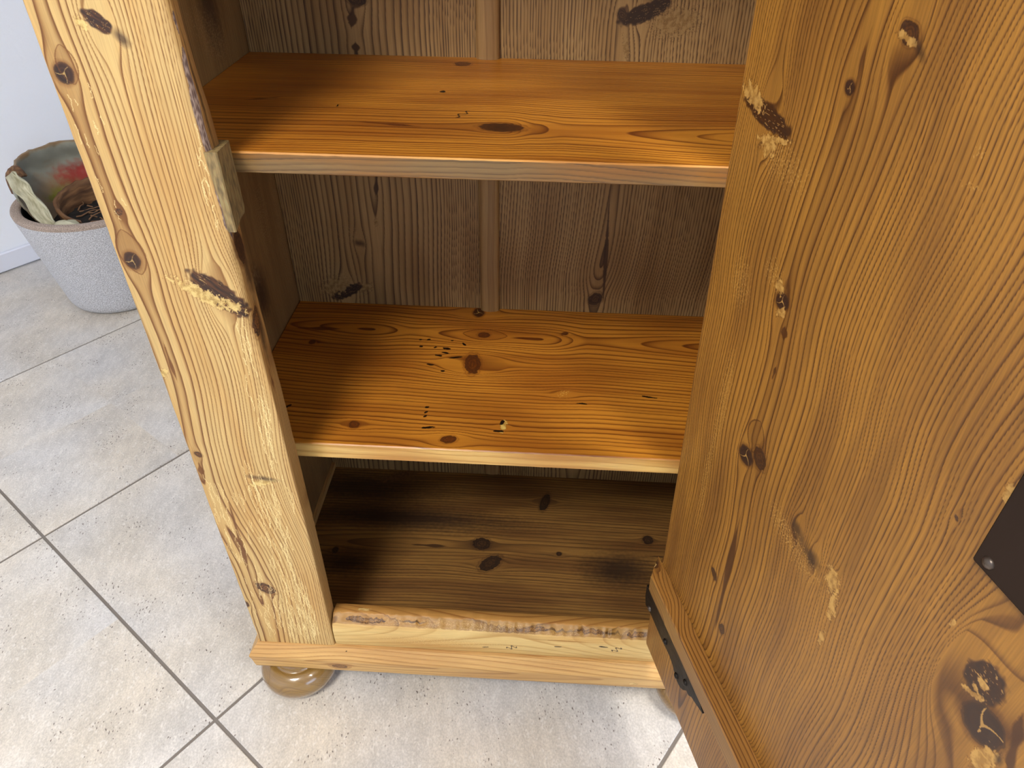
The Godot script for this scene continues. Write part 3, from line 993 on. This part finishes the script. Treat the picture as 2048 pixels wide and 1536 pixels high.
	for i in 121:
		var x := lerpf(0.1245, 0.627, i / 120.0)
		var tear := 0.006 * fn.get_noise_1d(x * 90.0) + 0.005 * fn.get_noise_1d(x * 300.0)
		var tz := 0.006 * fn.get_noise_1d(x * 120.0 + 60.0)
		var prof := [Vector2(-0.036, 0.1265), Vector2(-0.003, 0.1265), Vector2(0.0, 0.132), Vector2(0.0015, 0.150), Vector2(0.001, 0.168), Vector2(-0.0015, 0.1795), Vector2(-0.004, 0.1835 + tear * 0.4), Vector2(-0.0075 + tz * 0.5, 0.1845 + tear * 0.6), Vector2(-0.012 + tz, 0.1875 + tear), Vector2(-0.0155 + tz * 0.6, 0.1915 + tear * 0.3), Vector2(-0.019, 0.1925), Vector2(-0.034, 0.189), Vector2(-0.036, 0.187)]
		var r := PackedVector3Array()
		for p in prof:
			r.append(Vector3(x, p.y, p.x))
		r.append(r[0])
		sill_r.append(r)
		sill_l.append(x * 1000.0)
	part("sill", loft(sill_r, PackedFloat32Array([-32, 0, 6, 24, 42, 54, 58, 62, 68, 74, 78, 94, 97, 157]), sill_l, specs.sill, 0.35), wood_mat("sill", 0.5), w, "pale pine sill with a torn, splintered upper edge")
	# plinth moulding, mitred round the corners
	var mould := [Vector2(0.0, 0.1264), Vector2(0.0025, 0.1258), Vector2(0.0135, 0.1105), Vector2(0.0152, 0.1070), Vector2(0.0150, 0.1040), Vector2(0.0135, 0.0960), Vector2(0.0120, 0.0800), Vector2(0.0112, 0.0740), Vector2(0.0095, 0.0715), Vector2(0.0, 0.071), Vector2(-0.020, 0.071), Vector2(-0.020, 0.1262)]
	var pr := []
	for e in [[0.0, -1.0], [0.748, 1.0]]:
		var r := PackedVector3Array()
		for p in mould:
			r.append(Vector3(e[0] + e[1] * p.x, p.y, p.x))
		r.append(r[0])
		pr.append(r)
	var ma := PackedFloat32Array([28, 32, 52, 58, 62, 74, 90, 96, 98, 112, 132, 187, 207])
	part("plinth_moulding", loft(pr, ma, PackedFloat32Array([-20, 770]), specs.plinth, 0.86), mats.plinth, w, "light pine base moulding along the front")
	for e in [[0.0, -1.0], [0.748, 1.0]]:
		var sr := []
		for z in [0.0, -0.418]:
			var r := PackedVector3Array()
			for p in mould:
				r.append(Vector3(e[0] + e[1] * p.x, p.y, z + (p.x if z == 0.0 else 0.0)))
			r.append(r[0])
			sr.append(r)
		part("plinth_moulding", loft(sr, ma, PackedFloat32Array([300, 718]), specs.plinth, 0.86), mats.plinth, w)
	# ball feet
	var bun := PackedVector2Array([Vector2(0.001, 0.0), Vector2(0.030, 0.0), Vector2(0.039, 0.002), Vector2(0.050, 0.008), Vector2(0.0585, 0.018), Vector2(0.0625, 0.029), Vector2(0.063, 0.036), Vector2(0.0612, 0.045), Vector2(0.0562, 0.053), Vector2(0.048, 0.0590), Vector2(0.042, 0.0615), Vector2(0.040, 0.0605), Vector2(0.0375, 0.062), Vector2(0.036, 0.066), Vector2(0.036, 0.071), Vector2(0.001, 0.071)])
	var bun_mesh := lathe(bun, 48, specs.foot)
	var foot_m := wood_mat("foot", 0.25, 0.0, 0.9)
	for c in [Vector3(0.043, 0, -0.024), Vector3(0.700, 0, -0.024), Vector3(0.043, 0, -0.36), Vector3(0.700, 0, -0.36)]:
		part("ball_foot", bun_mesh, foot_m, w, "turned and varnished ball foot").position = c

	# the keep that takes the lock's bolt, on the post's inner edge
	var keep_m := mat(Color(0.56, 0.50, 0.37), 0.55)
	var kt := NoiseTexture2D.new()
	kt.width = 256
	kt.height = 256
	kt.seamless = true
	var kn := FastNoiseLite.new()
	kn.seed = 8
	kn.frequency = 0.03
	kt.noise = kn
	var ramp := Gradient.new()
	ramp.set_color(0, Color(0.62, 0.60, 0.56))
	ramp.set_color(1, Color(1.25, 1.16, 1.0))
	kt.color_ramp = ramp
	keep_m.albedo_texture = kt
	keep_m.uv1_triplanar = true
	keep_m.uv1_scale = Vector3(30, 6, 30)
	var kp := PackedVector2Array([Vector2(-0.007, -0.034), Vector2(0.0055, -0.034), Vector2(0.0072, -0.032), Vector2(0.0072, -0.003), Vector2(0.0060, -0.0018), Vector2(-0.006, -0.0018), Vector2(-0.007, -0.003)])
	var kr := []
	var kl := PackedFloat32Array()
	for i in 13:
		var y := lerpf(0.836, 0.914, i / 12.0)
		var low := smoothstep(0.852, 0.836, y)
		var r := PackedVector3Array()
		for p in kp:
			var q := Vector3(p.x + 0.1205 + 0.0004 * fn.get_noise_2d(y * 200.0, p.y * 300.0), y, p.y)
			if p.y < -0.02:
				q.y = maxf(y, 0.836 + 0.012 * low)
				q.z += 0.004 * low
			r.append(q)
		r.append(r[0])
		kr.append(r)
		kl.append(y * 1000.0)
	part("lock_keep", loft(kr, PackedFloat32Array([0, 12, 15, 44, 46, 58, 60, 92]), kl, PLAIN, 0.9), keep_m, w, "small greyed wooden block fixed to the upright's inner edge")

	build_door(w)

var specs := {}
func shelf_board(w: Node3D, top: float, front: float, thick: float, b: Dictionary, m: Material, label: String, seed_: int, wear: float) -> void:
	var fn := FastNoiseLite.new()
	fn.seed = seed_
	fn.frequency = 1.0
	var rings := []
	var l := PackedFloat32Array()
	var f := front * 1000.0
	var t := thick * 1000.0
	for i in 91:
		var x := lerpf(0.0155, 0.7325, i / 90.0)
		var c := 0.0014 + 0.0006 * fn.get_noise_1d(x * 50.0)
		var nick := wear * maxf(0.0, fn.get_noise_1d(x * 14.0) - 0.45)
		var r := PackedVector3Array([Vector3(x, top, Z_BACK + 0.0005), Vector3(x, top, front - c), Vector3(x, top - c, front), Vector3(x, top - thick + c * 0.7 + nick, front), Vector3(x, top - thick + nick, front - c * 0.7), Vector3(x, top - thick, front - 0.02), Vector3(x, top - thick, Z_BACK + 0.0005)])
		r.append(r[0])
		rings.append(r)
		l.append(x * 1000.0)
	part("shelf", loft(rings, PackedFloat32Array([-402, f - 1.5, f + 0.5, f + t, f + t + 1.5, f - 20, -402, -402]), l, b, 0.9), m, w, label)

func build_door(w: Node3D) -> void:
	var d := Node3D.new()
	d.name = "door"
	d.set_meta("label", "heavy pine door standing open to the right, inner face showing")
	w.add_child(d)
	var U := Vector3(0.27888, -0.0002, 0.96033)
	var V := Vector3(-0.03889, 1.0, 0.0115)
	d.transform = Transform3D(Basis(U, V, U.cross(V).normalized()).orthonormalized(), DOOR_AT)
	var door_m := wood_mat("door", 0.42, 0.02)
	# the panel: its hinge edge is eased above the ledge, its foot left square
	var rings := []
	var l := PackedFloat32Array()
	for y in [0.0, 0.008, 0.10, 0.190, 0.205, 0.215, 0.4, 0.8, 1.2, 1.45]:
		var up := smoothstep(0.185, 0.215, y)
		var e := lerpf(0.002, 0.010, up)
		var x0 := lerpf(-0.003, 0.0005, up)
		var c := 0.001 if y == 0.0 else 0.0
		var r := PackedVector3Array([Vector3(x0, y, -0.024), Vector3(x0, y, -0.001 - e * 0.45), Vector3(x0 + e, y, -c), Vector3(0.508, y, -c), Vector3(0.510, y, -0.002), Vector3(0.510, y, -0.024)])
		r.append(r[0])
		rings.append(r)
		l.append(y * 1000.0)
	part("door_panel", loft(rings, PackedFloat32Array([-28, -4, 8, 508, 512, 534, 545]), l, specs.door, 0.95), door_m, d)
	# ledge across the foot of the door
	var lr := []
	var ll := PackedFloat32Array()
	var fn := FastNoiseLite.new()
	fn.seed = 77
	fn.frequency = 1.0
	for i in 61:
		var u := lerpf(-0.004, 0.500, i / 60.0)
		var worn := 0.007 * smoothstep(0.035, -0.012, u)
		var t := 0.0218 - worn * 0.3
		var top := 0.2077 - worn * 0.25 + 0.0003 * fn.get_noise_1d(u * 80.0)
		var r := PackedVector3Array([Vector3(u, 0.1771, 0.0002), Vector3(u, 0.1771, t - 0.001), Vector3(u, 0.1781, t), Vector3(u, top - 0.0018 - worn, t), Vector3(u, top, t - 0.0016 - worn), Vector3(u, top + 0.0004, 0.0002)])
		for k in r.size():
			r[k].x = maxf(u, -0.004 + 0.027 * r[k].z / 0.0218 + u * 0.001)
		r.append(r[0])
		lr.append(r)
		ll.append(u * 1000.0)
	part("ledge", loft(lr, PackedFloat32Array([-20, 0, 2, 30, 32, 54, 84]), ll, specs.ledge, 0.9), wood_mat("ledge", 0.42, 0.02), d, "pine ledge nailed across the foot of the door")
	# forged strap hinge under the ledge
	var iron := mat(Color(0.135, 0.115, 0.10), 0.5, 0.6)
	var it := NoiseTexture2D.new()
	it.width = 256
	it.height = 256
	it.seamless = true
	it.as_normal_map = true
	it.bump_strength = 4.0
	iron.normal_enabled = true
	iron.normal_texture = it
	iron.normal_scale = 0.4
	iron.uv1_triplanar = true
	iron.uv1_scale = Vector3.ONE * 12.0
	it.noise = FastNoiseLite.new()
	var strap := PackedVector2Array([Vector2(-0.018, 0.125), Vector2(-0.018, 0.100), Vector2(-0.014, 0.084), Vector2(0.003, 0.088), Vector2(0.043, 0.087), Vector2(0.070, 0.0895), Vector2(0.082, 0.087), Vector2(0.093, 0.080), Vector2(0.101, 0.075), Vector2(0.111, 0.077), Vector2(0.119, 0.084), Vector2(0.126, 0.0955), Vector2(0.133, 0.096), Vector2(0.139, 0.1035), Vector2(0.150, 0.108), Vector2(0.168, 0.117), Vector2(0.160, 0.123), Vector2(0.130, 0.135), Vector2(0.05, 0.140)])
	part("strap_hinge", prism(strap, 0.0, 0.0032), iron, d, "dark forged iron strap hinge")
	var rivet := lathe(PackedVector2Array([Vector2(0.0045, 0.0), Vector2(0.0045, 0.0008), Vector2(0.0035, 0.0022), Vector2(0.0018, 0.0029), Vector2(0.0002, 0.0031)]), 14)
	var bright := mat(Color(0.36, 0.32, 0.29), 0.35, 0.7)
	for p in [Vector2(0.0, 0.0945), Vector2(0.056, 0.098), Vector2(0.098, 0.083), Vector2(0.120, 0.105)]:
		var o := part("rivet", rivet, iron if p.x > 0.01 else bright, d)
		o.position = Vector3(p.x, p.y, 0.0031)
		o.rotation_degrees.x = 90
	# lock case near the free edge
	var case_ := part("lock_case", block(Vector3(0.152, 0.160, 0.006), 0.0008), iron_of(Color(0.135, 0.095, 0.07)), d, "dark brown metal lock plate")
	case_.position = Vector3(0.352 + 0.076, 0.6535 + 0.080, 0.0032)
	for p in [Vector2(0.361, 0.6615), Vector2(0.361, 0.804), Vector2(0.495, 0.6615), Vector2(0.495, 0.804)]:
		var o := part("rivet", rivet, bright, d)
		o.position = Vector3(p.x, p.y, 0.0061)
		o.rotation_degrees.x = 90
		o.scale = Vector3.ONE * 0.85

func iron_of(c: Color) -> StandardMaterial3D:
	var m := mat(c, 0.7, 0.0)
	m.metallic_specular = 0.2
	return m

func build_planter() -> void:
	var at := Vector3(-0.859, 0.0, -1.2245)
	var grit := StandardMaterial3D.new()
	grit.albedo_texture = tex.grit
	grit.roughness = 0.85
	grit.uv1_triplanar = true
	grit.uv1_scale = Vector3.ONE * 3.4
	grit.heightmap_enabled = true
	grit.heightmap_texture = tex.grit
	grit.heightmap_scale = 0.06
	var t := thing("planter", "round tapered planter of speckled grey stone, on the tiles by the white wall", "planter", at)
	part("body", lathe(PackedVector2Array([Vector2(0.002, 0.0), Vector2(0.125, 0.0), Vector2(0.134, 0.002), Vector2(0.142, 0.008), Vector2(0.148, 0.02), Vector2(0.1515, 0.036), Vector2(0.1972, 0.291)]), 72), grit, t)
	var worn := grit.duplicate()
	worn.albedo_color = Color(0.86, 0.77, 0.69)
	part("rim", lathe(PackedVector2Array([Vector2(0.1972, 0.291), Vector2(0.1985, 0.299), Vector2(0.1965, 0.3035), Vector2(0.192, 0.3045), Vector2(0.178, 0.304), Vector2(0.1745, 0.3025), Vector2(0.1725, 0.298)]), 72), worn, t, "brownish weathered rim")
	part("liner", lathe(PackedVector2Array([Vector2(0.1725, 0.298), Vector2(0.160, 0.20), Vector2(0.150, 0.16), Vector2(0.002, 0.155)]), 72), mat(Color(0.10, 0.10, 0.11), 0.7), t, "dark inside wall")
	var look := Vector3(0.57238, 0, 0.81999)      # from the planter towards the room
	var right := Vector3(0.81999, 0, -0.57238)
	# a big bowl-shaped husk standing in the planter, hollow side to the room
	var fn := FastNoiseLite.new()
	fn.seed = 21
	fn.frequency = 1.0
	var rows := []
	for i in 25:
		var v := i / 24.0
		var row := PackedVector3Array()
		for k in 41:
			var u := lerpf(-1.0, 1.0, k / 40.0)
			var edge := 1.0 - 0.16 * pow(absf(u), 2.5) + 0.025 * fn.get_noise_1d(u * 6.0) + 0.012 * fn.get_noise_1d(u * 22.0)
			var h := 0.19 + (0.228 * edge) * v
			var rad := (0.085 + 0.075 * sin(minf(v * 1.25, 1.0) * PI / 2)) - 0.018 * smoothstep(0.75, 1.0, v)
			var ang := u * 1.75
			var p := right * sin(ang) * rad - look * cos(ang) * rad * 0.82
			p += Vector3.UP * h + p.normalized() * 0.006 * fn.get_noise_2d(u * 4.0, v * 4.0)
			row.append(p)
		rows.append(row)
	var husk := thing("husk", "large bowl-shaped grey-green husk with a red patch, standing in the stone planter", "husk", at + right * -0.01 - look * 0.035)
	part("shell", sheet(rows, 0.006), husk_mat(), husk)
	var leaf_rows := []
	for i in 19:
		var v := i / 18.0
		var c := right * lerpf(-0.105, -0.163, v) + look * lerpf(0.108, -0.035, v) + Vector3.UP * (lerpf(0.255, 0.395, v) + 0.012 * sin(v * PI))
		var wd := 0.021 * pow(sin(clampf(v * 0.93 + 0.07, 0.0, 1.0) * PI), 0.7) + 0.003
		var row := PackedVector3Array()
		for k in 9:
			var u := lerpf(-1.0, 1.0, k / 8.0)
			row.append(c + Vector3.UP * wd * (u * 0.75 + 0.1 * sin(v * 12.0)) + look * (0.018 * u * u - 0.006 * u) + right * (0.012 * u + 0.010 * (1.0 - u * u) + 0.003 * sin(v * 17.0 + u * 3.0)))
		leaf_rows.append(row)
	var leaf_m := mat(Color(0.86, 0.84, 0.75), 0.7)
	leaf_m.albedo_texture = streaks(Color(0.70, 0.69, 0.62), Color(1.0, 1.0, 0.97), 6)
	leaf_m.uv1_scale = Vector3(1, 1, 1)
	leaf_m.cull_mode = BaseMaterial3D.CULL_DISABLED
	var leaf := thing("dried_leaf", "folded pale yellow-green dried leaf leaning on the planter's left rim", "leaf", at)
	part("blade", sheet(leaf_rows, 0.004), leaf_m, leaf)
	# brown lip turned up at its tip
	var tip_rows := []
	for i in 9:
		var v := i / 8.0
		var row := PackedVector3Array()
		for k in 7:
			var u := lerpf(-1.0, 1.0, k / 6.0)
			row.append(right * (-0.163 - 0.014 * sin(v * 2.6) + 0.030 * v + 0.014 * u) + look * (-0.035 + 0.030 * u - 0.03 * v) + Vector3.UP * (0.328 + 0.070 * sin(v * 1.7) - 0.020 * u * u * v))
		tip_rows.append(row)
	var brown := mat(Color(0.60, 0.46, 0.33), 0.8)
	brown.albedo_texture = streaks(Color(0.45, 0.38, 0.33), Color(1.0, 0.95, 0.85), 14)
	part("tip", sheet(tip_rows, 0.006), brown, leaf, "brown curled tip")
	# crumpled tuft at the leaf's foot
	var tuft := lathe(PackedVector2Array([Vector2(0.001, -0.02), Vector2(0.018, -0.015), Vector2(0.027, 0.0), Vector2(0.022, 0.013), Vector2(0.010, 0.019), Vector2(0.001, 0.021)]), 28, PLAIN, func(p: Vector3, _t: float) -> Vector3: return p * (1.0 + 0.35 * fn.get_noise_3d(p.x * 70.0, p.y * 70.0, p.z * 70.0)))
	var tf := thing("moss_tuft", "small crumpled pale tuft at the front inside the planter", "moss", at + right * -0.077 + look * 0.128 + Vector3.UP * 0.282)
	part("clump", tuft, leaf_m, tf).scale = Vector3(1.5, 0.9, 1.0)
	# a bark-like brown rim round dark soil with thin dry roots
	var pot := thing("root_ball", "brown shell rim round dark soil and thin dry roots, inside the stone planter", "plant", at + right * 0.02 + look * 0.02)
	var rim_rows := []
	for i in 7:
		var v := i / 6.0
		var row := PackedVector3Array()
		for k in 33:
			var ang := lerpf(-PI * 0.80, PI * 0.65, k / 32.0)
			var rad := 0.098 + 0.010 * v + 0.004 * fn.get_noise_2d(ang * 5.0, v * 2.0)
			row.append(right * sin(ang) * rad - look * cos(ang) * rad * 0.95 + Vector3.UP * (0.225 + (0.075 + 0.028 * cos(ang * 0.9) + 0.008 * fn.get_noise_1d(ang * 8.0)) * v))
		rim_rows.append(row)
	part("rim", sheet(rim_rows, 0.009), brown, pot)
	var soil_m := mat(Color(0.075, 0.05, 0.035), 0.95)
	part("soil", lathe(PackedVector2Array([Vector2(0.155, 0.215), Vector2(0.14, 0.245), Vector2(0.11, 0.257), Vector2(0.07, 0.266), Vector2(0.03, 0.27), Vector2(0.001, 0.27)]), 40, PLAIN, func(p: Vector3, _t: float) -> Vector3: return p + Vector3.UP * 0.012 * fn.get_noise_2d(p.x * 60.0, p.z * 60.0)), soil_m, pot)
	var rng := RandomNumberGenerator.new()
	rng.seed = 19
	var root_m := mat(Color(0.50, 0.36, 0.24), 0.8)
	for k in 26:
		var path := PackedVector3Array()
		var p := right * rng.randf_range(-0.07, 0.09) + look * rng.randf_range(-0.05, 0.09) + Vector3.UP * 0.272
		var dir := right.rotated(Vector3.UP, rng.randf_range(-0.9, 0.9))
		for i in 8:
			path.append(p)
			dir = dir.rotated(Vector3.UP, rng.randf_range(-0.5, 0.5))
			p += dir * 0.013 + Vector3.UP * rng.randf_range(-0.004, 0.005)
		part("root", tube(path, 0.0022, 0.0009), root_m, pot)

func streaks(c0: Color, c1: Color, seed_: int) -> NoiseTexture2D:
	var t := NoiseTexture2D.new()
	t.width = 128
	t.height = 128
	var n := FastNoiseLite.new()
	n.seed = seed_
	n.frequency = 0.04
	t.noise = n
	var g := Gradient.new()
	g.set_color(0, c0)
	g.set_color(1, c1)
	t.color_ramp = g
	return t

func husk_mat() -> StandardMaterial3D:
	# grey-green skin, ochre lower down, with a red patch and a lime stain
	var im := Image.create(160, 96, false, Image.FORMAT_RGB8)
	var n := FastNoiseLite.new()
	n.seed = 33
	n.frequency = 0.05
	for y in 96:
		for x in 160:
			var u := x / 160.0
			var v := y / 96.0
			var s := n.get_noise_2d(x, y)
			var s2 := n.get_noise_2d(x * 3.0, y * 2.0 + 90.0)
			var c := Color(0.58, 0.50, 0.40).lerp(Color(0.58, 0.58, 0.52), smoothstep(0.45, 0.8, v + 0.2 * s))
			c = c.lerp(Color(0.62, 0.50, 0.30), 0.8 * smoothstep(0.22, 0.0, Vector2((u - 0.46), (v - 0.42) * 0.8).length() + 0.05 * s))
			c = c.lerp(Color(0.66, 0.17, 0.13), 0.9 * smoothstep(0.19, 0.02, Vector2((u - 0.54) * 0.9, (v - 0.56) * 0.9).length() + 0.07 * s2))
			c = c.lerp(Color(0.50, 0.52, 0.14), 0.85 * smoothstep(0.12, 0.02, Vector2((u - 0.36), (v - 0.36) * 0.9).length() + 0.05 * s2))
			c = c.lerp(Color(0.62, 0.61, 0.55), clampf(s2 * 1.4 - 0.35, 0.0, 0.6) * smoothstep(0.4, 0.9, v))
			c = c.lerp(Color(0.50, 0.38, 0.24), smoothstep(0.93, 1.0, v + 0.04 * s))
			im.set_pixel(x, y, c)
	var m := StandardMaterial3D.new()
	m.albedo_texture = ImageTexture.create_from_image(im)
	m.roughness = 0.6
	m.cull_mode = BaseMaterial3D.CULL_DISABLED
	return m
